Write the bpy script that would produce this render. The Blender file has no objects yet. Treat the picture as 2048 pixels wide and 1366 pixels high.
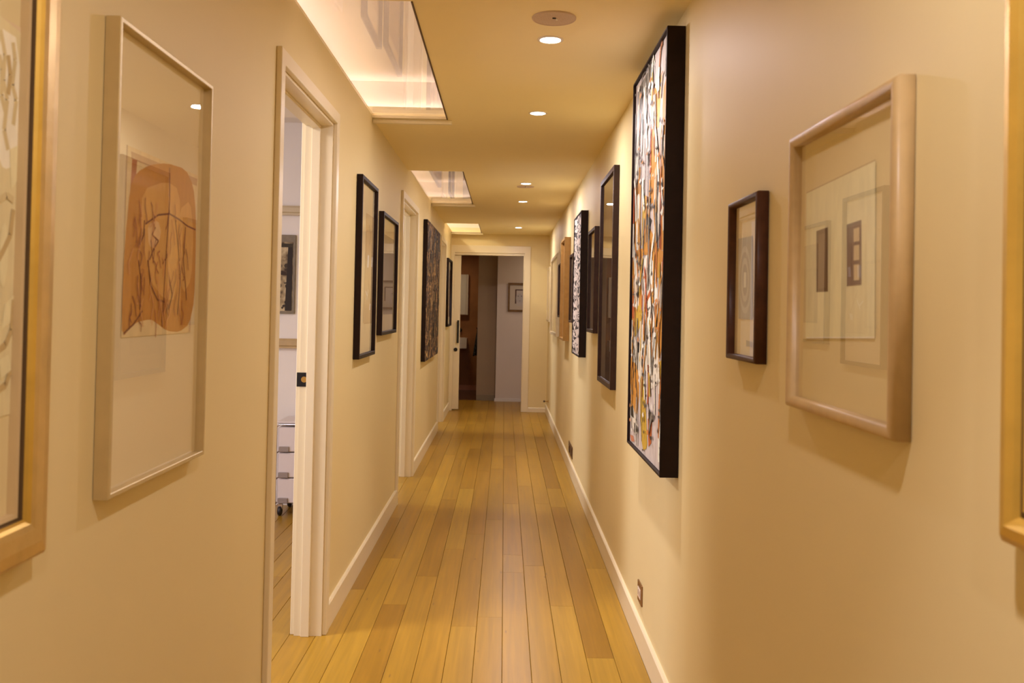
import bpy, bmesh, math, random
from mathutils import Vector, Matrix
random.seed(7)
S = bpy.context.scene
COL = S.collection
PI = math.pi

# ------------------------------------------------------------------ camera
CAMZ = 1.379
cam_d = bpy.data.cameras.new('camera')
cam = bpy.data.objects.new('camera', cam_d)
COL.objects.link(cam)
r_ = Vector((0.99977, -0.00785 - 0.0003, 0.02021)).normalized()
f_ = Vector((0.00785, 0.99985, 0.01535)).normalized()
r_ = (r_ - f_ * r_.dot(f_)).normalized()
u_ = r_.cross(f_)
M = Matrix((( r_.x, u_.x, -f_.x, 0), (r_.y, u_.y, -f_.y, 0), (r_.z, u_.z, -f_.z, CAMZ), (0, 0, 0, 1)))
cam.matrix_world = M
cam_d.sensor_width = 36
cam_d.lens = 36 * 1820 / 2048
cam_d.shift_y = (591.54 - 683) / 2048
cam_d.clip_start = 0.05
cam_d.clip_end = 60
cam_d.dof.use_dof = True
cam_d.dof.focus_distance = 4.2
cam_d.dof.aperture_fstop = 6.3
S.camera = cam

# ------------------------------------------------------------------ world, exposure, room lights
w = bpy.data.worlds.new('world'); S.world = w; w.use_nodes = True
w.node_tree.nodes['Background'].inputs[0].default_value = (0.5, 0.6, 0.8, 1)
w.node_tree.nodes['Background'].inputs[1].default_value = 0.02
S.view_settings.view_transform = 'Standard'
S.view_settings.look = 'None'
S.view_settings.gamma = 1
S.view_settings.use_curve_mapping = False
S.view_settings.exposure = 0.49
S.cycles.use_denoising = True
S.cycles.max_bounces = 14
S.cycles.diffuse_bounces = 8
S.cycles.glossy_bounces = 5
S.cycles.transparent_max_bounces = 12
S.cycles.sample_clamp_indirect = 6

LIGHT_COL = (1.0, 0.90, 0.98)
SPOT_W = 29.0        # each downlight, focused part
FLOOD_W = 7.0        # each downlight, wide part
def area(name, loc, rot, size, power, col):
    d = bpy.data.lights.new(name, 'AREA'); d.energy = power; d.color = col
    d.shape = 'RECTANGLE'; d.size, d.size_y = size
    o = bpy.data.objects.new(name, d); COL.objects.link(o); o.location = loc; o.rotation_euler = rot
    return o
# daylight from the windows of the three side rooms, a ceiling lamp in the first, and weak lights in the rooms beyond the far door
area('side_room_daylight', (-3.7, 2.75, 1.45), (0, -PI/2, 0), (1.5, 0.9), 36, (0.80, 0.84, 1.12))
area('side_room_lamp', (-2.0, 3.2, 2.62), (0, 0, 0), (0.4, 0.4), 30, (1.0, 0.84, 0.80))
area('second_room_daylight', (-3.7, 6.95, 1.45), (0, -PI/2, 0), (1.5, 0.9), 40, (0.84, 0.84, 1.0))
area('third_room_daylight', (-3.7, 10.55, 1.45), (0, -PI/2, 0), (1.5, 0.9), 34, (0.84, 0.84, 1.0))
area('hall_light', (0.9, 13.0, 2.35), (0, 0, 0), (0.5, 0.5), 3.7, (1.0, 0.80, 0.60))
area('washroom_light', (-0.9, 14.4, 2.32), (0, 0, 0), (0.25, 0.25), 4.2, (1.0, 0.72, 0.42))

# ------------------------------------------------------------------ helpers
def lin(c): return tuple(((v/255)/12.92 if v/255 <= .04045 else ((v/255+.055)/1.055)**2.4) for v in c)
ILL = (0.82, 0.62, 0.46)       # the corridor's own light on a white sheet, to turn seen colours into surface colours
ILL2 = (1.12, 0.95, 1.02)      # the same where a downlight falls straight on it
def acol(c, ill=ILL): return tuple(min(.90, a/b) for a, b in zip(lin(c), ill))

MATS = {}
def nn(nt, t, **kw):
    n = nt.nodes.new(t)
    for k, v in kw.items(): setattr(n, k, v)
    return n
def mat(name, col, rough=.5, metal=0, spec=.5, noise=0, nscale=8, bump=0, bscale=60, emit=None, estr=0, coat=0):
    if name in MATS: return MATS[name]
    m = bpy.data.materials.new(name); m.use_nodes = True; MATS[name] = m
    nt = m.node_tree; b = nt.nodes['Principled BSDF']
    b.inputs['Base Color'].default_value = (*col, 1)
    b.inputs['Roughness'].default_value = rough
    b.inputs['Metallic'].default_value = metal
    b.inputs['Specular IOR Level'].default_value = spec
    b.inputs['Coat Weight'].default_value = coat
    if emit:
        b.inputs['Emission Color'].default_value = (*emit, 1); b.inputs['Emission Strength'].default_value = estr
    if noise or bump:
        tc = nn(nt, 'ShaderNodeTexCoord')
    if noise:
        n = nn(nt, 'ShaderNodeTexNoise'); n.inputs['Scale'].default_value = nscale; n.inputs['Detail'].default_value = 5
        nt.links.new(tc.outputs['Object'], n.inputs['Vector'])
        mr = nn(nt, 'ShaderNodeMapRange'); mr.inputs[1].default_value = .25; mr.inputs[2].default_value = .75
        mr.inputs[3].default_value = 1-noise; mr.inputs[4].default_value = 1+noise
        nt.links.new(n.outputs['Fac'], mr.inputs[0])
        h = nn(nt, 'ShaderNodeHueSaturation'); h.inputs['Color'].default_value = (*col, 1)
        nt.links.new(mr.outputs[0], h.inputs['Value']); nt.links.new(h.outputs[0], b.inputs['Base Color'])
    if bump:
        n2 = nn(nt, 'ShaderNodeTexNoise'); n2.inputs['Scale'].default_value = bscale; n2.inputs['Detail'].default_value = 3
        nt.links.new(tc.outputs['Object'], n2.inputs['Vector'])
        bp = nn(nt, 'ShaderNodeBump'); bp.inputs['Strength'].default_value = bump; bp.inputs['Distance'].default_value = .004
        nt.links.new(n2.outputs['Fac'], bp.inputs['Height']); nt.links.new(bp.outputs[0], b.inputs['Normal'])
    return m
def glass_mat(name, refl=.075, tint=(1, 1, 1)):
    m = bpy.data.materials.new(name); m.use_nodes = True; MATS[name] = m
    nt = m.node_tree; nt.nodes.clear(); L = nt.links.new
    out = nn(nt, 'ShaderNodeOutputMaterial'); mx = nn(nt, 'ShaderNodeMixShader')
    tr = nn(nt, 'ShaderNodeBsdfTransparent'); tr.inputs[0].default_value = (*tint, 1)
    gl = nn(nt, 'ShaderNodeBsdfGlossy'); gl.inputs['Roughness'].default_value = 0.004; gl.inputs[0].default_value = (.95, .95, .95, 1)
    lw = nn(nt, 'ShaderNodeLayerWeight'); lw.inputs[0].default_value = .5
    p = nn(nt, 'ShaderNodeMath', operation='POWER'); p.inputs[1].default_value = 5
    a = nn(nt, 'ShaderNodeMath', operation='MULTIPLY_ADD'); a.inputs[1].default_value = 1-refl; a.inputs[2].default_value = refl
    L(lw.outputs['Facing'], p.inputs[0]); L(p.outputs[0], a.inputs[0]); L(a.outputs[0], mx.inputs[0])
    L(tr.outputs[0], mx.inputs[1]); L(gl.outputs[0], mx.inputs[2]); L(mx.outputs[0], out.inputs[0])
    return m
def paint_mat(name, rough=.6, bump=0):
    """colour attribute 'Col' as base colour: for pictures drawn as shapes"""
    if name in MATS: return MATS[name]
    m = bpy.data.materials.new(name); m.use_nodes = True; MATS[name] = m
    nt = m.node_tree; b = nt.nodes['Principled BSDF']; L = nt.links.new
    at = nn(nt, 'ShaderNodeVertexColor'); at.layer_name = 'Col'
    tc = nn(nt, 'ShaderNodeTexCoord')
    mp = nn(nt, 'ShaderNodeMapping'); mp.inputs['Scale'].default_value = (60, 60, 18)
    n = nn(nt, 'ShaderNodeTexNoise'); n.inputs['Scale'].default_value = 1; n.inputs['Detail'].default_value = 4
    L(tc.outputs['Object'], mp.inputs[0]); L(mp.outputs[0], n.inputs['Vector'])
    mr = nn(nt, 'ShaderNodeMapRange'); mr.inputs[3].default_value = .72 if bump else .86; mr.inputs[4].default_value = 1.25 if bump else 1.12
    L(n.outputs['Fac'], mr.inputs[0])
    h = nn(nt, 'ShaderNodeHueSaturation'); L(at.outputs[0], h.inputs['Color']); L(mr.outputs[0], h.inputs['Value'])
    L(h.outputs[0], b.inputs['Base Color']); b.inputs['Roughness'].default_value = rough
    if bump:
        bp = nn(nt, 'ShaderNodeBump'); bp.inputs['Strength'].default_value = bump; bp.inputs['Distance'].default_value = .004
        L(n.outputs['Fac'], bp.inputs['Height']); L(bp.outputs[0], b.inputs['Normal'])
    return m
def ramp_mat(name, stops, scale, detail=6, rough=.7, distort=0, bump=0, dims='Object', contour=0, width=.3):
    """noise -> colour ramp; contour>0 draws contour lines of the noise"""
    m = bpy.data.materials.new(name); m.use_nodes = True; MATS[name] = m
    nt = m.node_tree; b = nt.nodes['Principled BSDF']; L = nt.links.new
    tc = nn(nt, 'ShaderNodeTexCoord'); mp = nn(nt, 'ShaderNodeMapping'); mp.inputs['Scale'].default_value = scale
    n = nn(nt, 'ShaderNodeTexNoise'); n.inputs['Scale'].default_value = 1; n.inputs['Detail'].default_value = detail
    n.inputs['Distortion'].default_value = distort
    L(tc.outputs[dims], mp.inputs[0]); L(mp.outputs[0], n.inputs['Vector'])
    src = n.outputs['Fac']
    if contour:
        mu = nn(nt, 'ShaderNodeMath', operation='MULTIPLY'); mu.inputs[1].default_value = contour; L(src, mu.inputs[0])
        pp = nn(nt, 'ShaderNodeMath', operation='PINGPONG'); pp.inputs[1].default_value = 1; L(mu.outputs[0], pp.inputs[0]); src = pp.outputs[0]
    cr = nn(nt, 'ShaderNodeValToRGB'); el = cr.color_ramp.elements
    el[0].position, el[0].color = stops[0][0], (*stops[0][1], 1)
    el[1].position, el[1].color = stops[-1][0], (*stops[-1][1], 1)
    for p, c in stops[1:-1]:
        e = el.new(p); e.color = (*c, 1)
    L(src, cr.inputs[0]); L(cr.outputs[0], b.inputs['Base Color']); b.inputs['Roughness'].default_value = rough
    if bump:
        bp = nn(nt, 'ShaderNodeBump'); bp.inputs['Strength'].default_value = bump; bp.inputs['Distance'].default_value = .006
        L(n.outputs['Fac'], bp.inputs['Height']); L(bp.outputs[0], b.inputs['Normal'])
    return m

def link(name, me, m=None, parent=None):
    o = bpy.data.objects.new(name, me); COL.objects.link(o)
    if m is not None:
        for x in (m if isinstance(m, (list, tuple)) else [m]): me.materials.append(x)
    if parent: o.parent = parent
    return o
def obj(name, bm, m, parent=None, smooth=False, bevel=0):
    bmesh.ops.recalc_face_normals(bm, faces=bm.faces[:])
    if bevel:
        bmesh.ops.bevel(bm, geom=bm.edges[:], offset=bevel, segments=1, affect='EDGES')
    me = bpy.data.meshes.new(name)
    if smooth:
        for f in bm.faces: f.smooth = True
    bm.to_mesh(me); bm.free()
    return link(name, me, m, parent)
def tag(o, label=None, cat=None, group=None, kind=None):
    if label: o['label'] = label
    if cat: o['category'] = cat
    if group: o['group'] = group
    if kind: o['kind'] = kind
    return o
def thing(name, label, cat, loc, rz=0, group=None, kind=None):
    o = bpy.data.objects.new(name, None); COL.objects.link(o); o.empty_display_size = .1
    o.location = loc; o.rotation_euler = (0, 0, rz)
    return tag(o, label, cat, group, kind)
def box(bm, x0, x1, y0, y1, z0, z1, mi=0):
    v = [bm.verts.new(p) for p in ((x0,y0,z0),(x1,y0,z0),(x1,y1,z0),(x0,y1,z0),(x0,y0,z1),(x1,y0,z1),(x1,y1,z1),(x0,y1,z1))]
    for f in ((3,2,1,0),(4,5,6,7),(0,1,5,4),(1,2,6,5),(2,3,7,6),(3,0,4,7)):
        bm.faces.new([v[i] for i in f]).material_index = mi
def bx(x0, x1, y0, y1, z0, z1):
    bm = bmesh.new(); box(bm, x0, x1, y0, y1, z0, z1); return bm
def prism(pts, axis, a, b):
    """polygon pts (two coords) extruded along axis from a to b"""
    bm = bmesh.new()
    def P(p, t):
        return {'x': (t, p[0], p[1]), 'y': (p[0], t, p[1]), 'z': (p[0], p[1], t)}[axis]
    A = [bm.verts.new(P(p, a)) for p in pts]; B = [bm.verts.new(P(p, b)) for p in pts]
    bm.faces.new(A); bm.faces.new(B)
    for i in range(len(pts)):
        j = (i+1) % len(pts); bm.faces.new((A[i], A[j], B[j], B[i]))
    return bm
def plate(xs, ys, z0, z1, holes):
    """connected slab of cells over grid lines xs, ys; holes = set of (i, j) left out"""
    bm = bmesh.new(); T = {}; 
    def v(i, j, k):
        if (i, j, k) not in T: T[i, j, k] = bm.verts.new((xs[i], ys[j], (z0, z1)[k]))
        return T[i, j, k]
    nx, ny = len(xs)-1, len(ys)-1
    solid = lambda i, j: 0 <= i < nx and 0 <= j < ny and (i, j) not in holes
    for i in range(nx):
        for j in range(ny):
            if not solid(i, j): continue
            bm.faces.new((v(i,j,0), v(i,j+1,0), v(i+1,j+1,0), v(i+1,j,0)))
            bm.faces.new((v(i,j,1), v(i+1,j,1), v(i+1,j+1,1), v(i,j+1,1)))
            for di, dj, a, b in ((-1,0,(i,j),(i,j+1)), (1,0,(i+1,j),(i+1,j+1)), (0,-1,(i,j),(i+1,j)), (0,1,(i,j+1),(i+1,j+1))):
                if not solid(i+di, j+dj):
                    bm.faces.new((v(*a,0), v(*b,0), v(*b,1), v(*a,1)))
    return bm
def lathe(bm, prof, n=32, cx=0, cy=0, mi=0):
    """revolve (r, z) about the z axis through cx, cy"""
    rings = []
    for r, z in prof:
        if r < 1e-6: rings.append([bm.verts.new((cx, cy, z))])
        else: rings.append([bm.verts.new((cx+r*math.cos(2*PI*k/n), cy+r*math.sin(2*PI*k/n), z)) for k in range(n)])
    for a, b in zip(rings, rings[1:]):
        for k in range(n):
            l = (k+1) % n
            if len(a) == 1 and len(b) == 1: continue
            if len(a) == 1: f = bm.faces.new((a[0], b[k], b[l]))
            elif len(b) == 1: f = bm.faces.new((a[k], a[l], b[0]))
            else: f = bm.faces.new((a[k], a[l], b[l], b[k]))
            f.material_index = mi
def tube(bm, pts, r, n=10):
    rings = []
    pts = [Vector(p) for p in pts]
    for i, p in enumerate(pts):
        d = (pts[min(i+1, len(pts)-1)] - pts[max(i-1, 0)]).normalized()
        a = d.orthogonal().normalized() if i == 0 else (a - d*a.dot(d)).normalized()
        b = d.cross(a)
        rings.append([bm.verts.new(p + (a*math.cos(2*PI*k/n) + b*math.sin(2*PI*k/n))*r) for k in range(n)])
    for A, B in zip(rings, rings[1:]):
        for k in range(n):
            l = (k+1) % n; bm.faces.new((A[k], A[l], B[l], B[k]))
    bm.faces.new(rings[0][::-1]); bm.faces.new(rings[-1])

# ------------------------------------------------------------------ dimensions
XL, XR, H, YF, YB = -0.738, 0.590, 2.40, 12.34, -3.2
WT = 0.115                                    # wall thickness
XLo = XL - WT
WALL = (0.76, 0.645, 0.34)
m_wall = mat('wall_paint', WALL, .55, noise=.015, nscale=2, bump=.05, bscale=90, spec=.22)
m_ceil = mat('ceiling_paint', (0.92, 0.80, 0.46), .6, noise=.015, nscale=2, bump=.04, bscale=90, spec=.3)
m_trim = mat('trim_paint', (0.80, 0.71, 0.48), .32, noise=.01, nscale=5)
m_white = mat('white_paint', (0.84, 0.80, 0.76), .5, noise=.02, nscale=3, bump=.03)
m_lilac = mat('lilac_white_paint', (0.72, 0.645, 0.58), .6, noise=.02, nscale=3, bump=.03)
m_black = mat('black_metal', (.012, .010, .009), .4, spec=.3)
# ------------------------------------------------------------------ floor of boards
slab = obj('floor', bx(-4.2, 2.6, YB, 16.2, -.06, -.013), mat('subfloor', (.10, .065, .03), .8, noise=.1), None)
tag(slab, kind='structure')
def plank_material():
    m = bpy.data.materials.new('oak_board'); m.use_nodes = True; nt = m.node_tree; L = nt.links.new
    b = nt.nodes['Principled BSDF']
    oi = nn(nt, 'ShaderNodeObjectInfo'); ge = nn(nt, 'ShaderNodeNewGeometry')
    off = nn(nt, 'ShaderNodeVectorMath', operation='MULTIPLY_ADD')
    cmb = nn(nt, 'ShaderNodeCombineXYZ'); mu = nn(nt, 'ShaderNodeMath', operation='MULTIPLY'); mu.inputs[1].default_value = 57
    L(oi.outputs['Random'], mu.inputs[0]); L(mu.outputs[0], cmb.inputs[0]); L(mu.outputs[0], cmb.inputs[1])
    mp = nn(nt, 'ShaderNodeMapping'); mp.inputs['Scale'].default_value = (55, 1.6, 20)
    ad = nn(nt, 'ShaderNodeVectorMath', operation='ADD'); L(ge.outputs['Position'], mp.inputs[0]); L(mp.outputs[0], ad.inputs[0]); L(cmb.outputs[0], ad.inputs[1])
    n = nn(nt, 'ShaderNodeTexNoise'); n.inputs['Scale'].default_value = 1; n.inputs['Detail'].default_value = 7; n.inputs['Distortion'].default_value = .6
    L(ad.outputs[0], n.inputs['Vector'])
    mp2 = nn(nt, 'ShaderNodeMapping'); mp2.inputs['Scale'].default_value = (7, .8, 5)
    ad2 = nn(nt, 'ShaderNodeVectorMath', operation='ADD'); L(ge.outputs['Position'], mp2.inputs[0]); L(mp2.outputs[0], ad2.inputs[0]); L(cmb.outputs[0], ad2.inputs[1])
    n2 = nn(nt, 'ShaderNodeTexNoise'); n2.inputs['Scale'].default_value = 1; n2.inputs['Detail'].default_value = 3; L(ad2.outputs[0], n2.inputs['Vector'])
    r1 = nn(nt, 'ShaderNodeMapRange'); r1.inputs[1].default_value = .3; r1.inputs[2].default_value = .7; r1.inputs[3].default_value = .86; r1.inputs[4].default_value = 1.10; L(n.outputs['Fac'], r1.inputs[0])
    r2 = nn(nt, 'ShaderNodeMapRange'); r2.inputs[1].default_value = .3; r2.inputs[2].default_value = .7; r2.inputs[3].default_value = .90; r2.inputs[4].default_value = 1.08; L(n2.outputs['Fac'], r2.inputs[0])
    m3 = nn(nt, 'ShaderNodeMath', operation='MULTIPLY'); L(r1.outputs[0], m3.inputs[0]); L(r2.outputs[0], m3.inputs[1])
    h = nn(nt, 'ShaderNodeHueSaturation'); L(oi.outputs['Color'], h.inputs['Color']); L(m3.outputs[0], h.inputs['Value'])
    # dark pores and the odd knot
    vo = nn(nt, 'ShaderNodeTexVoronoi'); vo.inputs['Scale'].default_value = 1
    mp3 = nn(nt, 'ShaderNodeMapping'); mp3.inputs['Scale'].default_value = (16, 3.2, 4); ad3 = nn(nt, 'ShaderNodeVectorMath', operation='ADD')
    L(ge.outputs['Position'], mp3.inputs[0]); L(mp3.outputs[0], ad3.inputs[0]); L(cmb.outputs[0], ad3.inputs[1]); L(ad3.outputs[0], vo.inputs['Vector'])
    kn = nn(nt, 'ShaderNodeMapRange'); kn.inputs[1].default_value = .04; kn.inputs[2].default_value = .07; kn.inputs[3].default_value = .55; kn.inputs[4].default_value = 0; L(vo.outputs['Distance'], kn.inputs[0])
    mx = nn(nt, 'ShaderNodeMixRGB'); mx.inputs[2].default_value = (.16, .08, .03, 1); L(kn.outputs[0], mx.inputs[0]); L(h.outputs[0], mx.inputs[1])
    L(mx.outputs[0], b.inputs['Base Color'])
    b.inputs['Roughness'].default_value = .3; b.inputs['Specular IOR Level'].default_value = .22
    rr = nn(nt, 'ShaderNodeMapRange'); rr.inputs[3].default_value = .26; rr.inputs[4].default_value = .36; L(n.outputs['Fac'], rr.inputs[0]); L(rr.outputs[0], b.inputs['Roughness'])
    bp = nn(nt, 'ShaderNodeBump'); bp.inputs['Strength'].default_value = .06; bp.inputs['Distance'].default_value = .002
    L(n.outputs['Fac'], bp.inputs['Height']); L(bp.outputs[0], b.inputs['Normal'])
    return m
m_oak = plank_material()
PW, PX0 = 0.1115, 0.018
# unit board: 1 x 1 in plan, chamfered long edges
def unit_board():
    bm = bmesh.new()
    pts = [(0, -.013), (1, -.013), (1, -.0015), (.986, 0), (.014, 0), (0, -.0015)]
    A = [bm.verts.new((x, 0, z)) for x, z in pts]; B = [bm.verts.new((x, 1, z)) for x, z in pts]
    bm.faces.new(A); bm.faces.new(B)
    for i in range(6): bm.faces.new((A[i], A[(i+1) % 6], B[(i+1) % 6], B[i]))
    bmesh.ops.recalc_face_normals(bm, faces=bm.faces[:])
    me = bpy.data.meshes.new('floor_plank'); bm.to_mesh(me); bm.free(); me.materials.append(m_oak)
    return me
board = unit_board()
BASE = (0.39, 0.222, 0.022)
TONES = [1.0, .95, 1.04, .89, .97, 1.03, .92, .98]
known = {3: [(3.64, 1.06), (6.4, .74), (7.07, .92), (9.95, .66)], 2: [(4.27, 1.08), (6.51, .96), (9.1, .9)], 1: [(4.93, 1.02), (7.15, .92), (8.9, 1.0)],
         0: [(4.80, .98), (5.14, 1.03), (6.49, .95), (8.6, .84)], -1: [(4.1, .98), (5.99, 1.0), (7.9, .85)], -2: [(3.975, .99), (5.6, .92), (7.78, .84), (9.6, .8)],
         -3: [(5.24, .96), (7.0, 1.03), (9.0, .84)], -4: [(4.705, 1.0), (6.6, .82), (8.4, .9)], -5: [(4.25, .80), (6.2, 1.05), (8.6, 1.06)],
         -6: [(5.03, 1.04), (6.9, .86), (9.2, .88)], -7: [(4.467, .97), (6.0, .74), (8.0, .9)], 4: [(4.9, 1.0), (8.4, .92), (10.6, .86)], 5: [(4.3, .98), (7.6, .9)]}
def put_board(x0, x1, y0, y1, tone):
    o = bpy.data.objects.new('floor_plank', board); COL.objects.link(o); o.parent = slab
    o.location = (x0 + .0006, y0 + .0006, 0); o.scale = (x1-x0-.0012, y1-y0-.0012, 1)
    tone = 1 + (tone-1)*.85
    wv = random.uniform(-.05, .05)
    o.color = (BASE[0]*tone, BASE[1]*tone**1.35*(1+wv*.4), BASE[2]*tone**2*(1+wv), 1)
for k in [*range(-15, 6), *range(-26, -15)]:
    x0 = PX0 + PW*k; x1 = min(x0 + PW, XR + .01)
    if k < -8: ya, yb = 2.2, 6.33
    else: ya, yb = 0.2, 13.79
    js = [(y, t) for y, t in known.get(k, [])]
    cuts = [(ya, None)] ; y = ya
    if js:
        pts = [ya] + [j[0] for j in js]; tn = [j[1] for j in js]
        for a, b, t in zip(pts, pts[1:], tn): put_board(x0, x1, a, b, t)
        y = pts[-1]
    else:
        y = ya + random.uniform(.4, 1.6); put_board(x0, x1, ya, y, random.choice(TONES))
    while y < yb - .05:
        y2 = min(yb, y + random.uniform(.9, 2.1))
        if yb - y2 < .5: y2 = yb
        put_board(x0, x1, y, y2, random.choice(TONES) * (.94 if y > 8 else 1)); y = y2  # farther boards darkened to stand for the dark doorway mirrored in them
for k in range(6, 14):
    put_board(PX0 + PW*k, PX0 + PW*(k+1), 12.1, 13.7, random.choice(TONES))

# ------------------------------------------------------------------ walls
D1, D2, D3 = (2.925, 3.840), (6.405, 7.462), (10.24, 11.085)     # the three openings of the left wall (near, far)
DH = 2.150
comb = [(YB, 0)]
for a, b in (D1, D2, D3): comb += [(a, 0), (a, DH), (b, DH), (b, 0)]
comb += [(YF+.125, 0), (YF+.125, H+.03), (YB, H+.03)]
tag(obj('wall_left', prism(comb, 'x', XLo, XL), m_wall), kind='structure')
tag(obj('wall_right', bx(XR, XR+.1, YB, YF+.125, 0, H+.03), m_wall), kind='structure')
tag(obj('wall_back', bx(XL, XR, YB-.1, YB, 0, H+.03), m_wall), kind='structure')
# far wall: thin front and back skins with a pocket for the sliding door
FX0, FX1, FH = -0.691, 0.259, 2.141
def skin(y0, y1, x0=XL, x1=XR):
    return prism([(x0, 0), (FX0, 0), (FX0, FH), (FX1, FH), (FX1, 0), (x1, 0), (x1, H+.03), (x0, H+.03)], 'y', y0, y1)
tag(obj('wall_far', skin(YF, YF+.035), m_wall), kind='structure')
tag(obj('wall_far_back', skin(YF+.09, YF+.125, -1.75, 2.0), m_lilac), kind='structure')

# ceiling with three openings
SKX0, SKX1 = XL, -0.327
SK = [(3.02, 4.925), (6.765, 8.880), (10.90, 12.20)]
ys = [YB] + [v for s in SK for v in s] + [YF+.125]
tag(obj('ceiling', plate([XL, SKX1, XR], ys, H, H+.03, {(0, 1), (0, 3), (0, 5)}), m_ceil), kind='structure')

# baseboards: a rectangle with an eased top
def baseboard(name, p0, p1, nrm, h=.109, t=.015):
    p0, p1, n = Vector(p0), Vector(p1), Vector(nrm)
    pr = [(0, 0), (t, 0), (t, h-.006), (t-.005, h), (0, h)]
    bm = bmesh.new()
    A = [bm.verts.new((p0.x+n.x*a, p0.y+n.y*a, z)) for a, z in pr]; B = [bm.verts.new((p1.x+n.x*a, p1.y+n.y*a, z)) for a, z in pr]
    bm.faces.new(A); bm.faces.new(B)
    for i in range(5): bm.faces.new((A[i], A[(i+1) % 5], B[(i+1) % 5], B[i]))
    return tag(obj(name, bm, m_trim), kind='structure')
AW = .050
for a, b in ((YB, D1[0]-AW), (D1[1]+AW, D2[0]-AW), (D2[1]+AW, D3[0]-AW), (D3[1]+AW, YF)):
    baseboard('baseboard_left', (XL, a), (XL, b), (1, 0))
baseboard('baseboard_right', (XR, YB), (XR, YF), (-1, 0))
baseboard('baseboard_far', (FX1+.082, YF), (XR-.015, YF), (0, -1), h=.06)

# ------------------------------------------------------------------ doorways on the left
def doorway(n, y0, y1, label):
    d = thing('door_%d' % n, label, None, (XL, (y0+y1)/2, 0), 0, kind='structure')
    def L(bm, nm, m, **k):
        bmesh.ops.translate(bm, verts=bm.verts[:], vec=-d.location); return obj(nm, bm, m, d, **k)
    top = DH + AW
    U = [(y0-AW, 0), (y0, 0), (y0, DH), (y1, DH), (y1, 0), (y1+AW, 0), (y1+AW, top), (y0-AW, top)]
    L(prism(U, 'x', XL, XL+.018), 'architrave', m_trim, bevel=.002)
    L(prism(U, 'x', XLo-.018, XLo), 'architrave', m_trim, bevel=.002)
    t = .012
    J = [(y0, 0), (y0+t, 0), (y0+t, DH-t), (y1-t, DH-t), (y1-t, 0), (y1, 0), (y1, DH), (y0, DH)]
    L(prism(J, 'x', XLo, XL), 'jamb', m_trim)
    s = .026
    K = [(y0+t, 0), (y0+s, 0), (y0+s, DH-s), (y1-s, DH-s), (y1-s, 0), (y1-t, 0), (y1-t, DH-t), (y0+t, DH-t)]
    L(prism(K, 'x', XL-.085, XL-.050), 'door_stop', m_trim, bevel=.0015)
    return d, L
d1, L1 = doorway(1, *D1, 'open doorway with white jamb and black strike plate, nearest on the left wall')
yj = D1[1]-.012
sp = L1(bx(XLo-.012, XLo+.031, yj-.003, yj, 1.039, 1.098), 'strike_plate', m_black, bevel=.001)
sp['label'] = 'black strike plate with brass latch hole'
bm = bmesh.new(); lathe(bm, [(0, .001), (.010, .001), (.010, 0), (.0125, 0)], 20)
bmesh.ops.transform(bm, matrix=Matrix.Translation((XLo+.019, yj-.0035, 1.069)) @ Matrix.Rotation(PI/2, 4, 'X'), verts=bm.verts[:])
bmesh.ops.translate(bm, verts=bm.verts[:], vec=-d1.location)
o = obj('latch_hole', bm, mat('brass', (.55, .32, .08), .3, 1), sp)
for n, D, lb in ((2, D2, 'white doorway, second along the left wall'), (3, D3, 'white doorway, farthest along the left wall')):
    d, L = doorway(n, *D, lb)
    # the leaf stands open inside the room, hung on the near jamb
    leaf = L(bx(XLo-.86, XLo-.004, D[0]-.004, D[0]+.030, .006, DH-.014), 'door_leaf', m_trim, bevel=.001)
    bm = bmesh.new(); lathe(bm, [(0, .055), (.018, .053), (.022, .042), (.016, .03), (.008, .026), (.008, .006), (.025, .005), (.025, 0)], 20)
    bmesh.ops.transform(bm, matrix=Matrix.Translation((XLo-.79, D[0]+.030, 1.0)) @ Matrix.Rotation(-PI/2, 4, 'X'), verts=bm.verts[:])
    bmesh.ops.translate(bm, verts=bm.verts[:], vec=-d.location)
    obj('door_knob', bm, m_black, leaf, smooth=True)

# far doorway with the sliding door
d4 = thing('door_4', 'far doorway at the end of the corridor with a cream sliding door half drawn', None, (0, YF, 0), 0, kind='structure')
def L4(bm, nm, m, par=None, **k):
    bmesh.ops.translate(bm, verts=bm.verts[:], vec=-d4.location); return obj(nm, bm, m, par or d4, **k)
U = [(XL+.001, 0), (FX0, 0), (FX0, FH), (FX1, FH), (FX1, 0), (FX1+.081, 0), (FX1+.081, FH+.1), (XL+.001, FH+.1)]
L4(prism(U, 'y', YF-.018, YF), 'architrave', m_trim, bevel=.002)
L4(prism([(FX0, FH-.03), (FX1-.012, FH-.03), (FX1-.012, 0), (FX1, 0), (FX1, FH), (FX0, FH)], 'y', YF, YF+.125), 'jamb', m_trim)
leaf = L4(bx(-1.52, -.603, YF+.045, YF+.082, .014, FH-.032), 'sliding_door', m_trim, bevel=.002)
def disc_y(x, z, y, r, d=.012, n=20):
    bm = bmesh.new(); lathe(bm, [(0, d), (r*.8, d), (r, d*.6), (r, 0)], n)
    bmesh.ops.transform(bm, matrix=Matrix.Translation((x, y, z)) @ Matrix.Rotation(PI/2, 4, 'X'), verts=bm.verts[:]); return bm
bm = bx(-.640, -.614, YF+.019, YF+.033, .912, 1.222)
for z in (.95, 1.185): box(bm, -.630, -.620, YF+.033, YF+.045, z, z+.012)
o = L4(bm, 'pull_handle', m_black, leaf); o['label'] = 'black bar handle'; o.parent = leaf
o = L4(disc_y(-.655, .823, YF+.045, .026), 'door_lock', m_black, leaf); o['label'] = 'round black privacy lock'

# ------------------------------------------------------------------ rooms beyond
def struct(nm, bm, m): return tag(obj(nm, bm, m), kind='structure')
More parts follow.
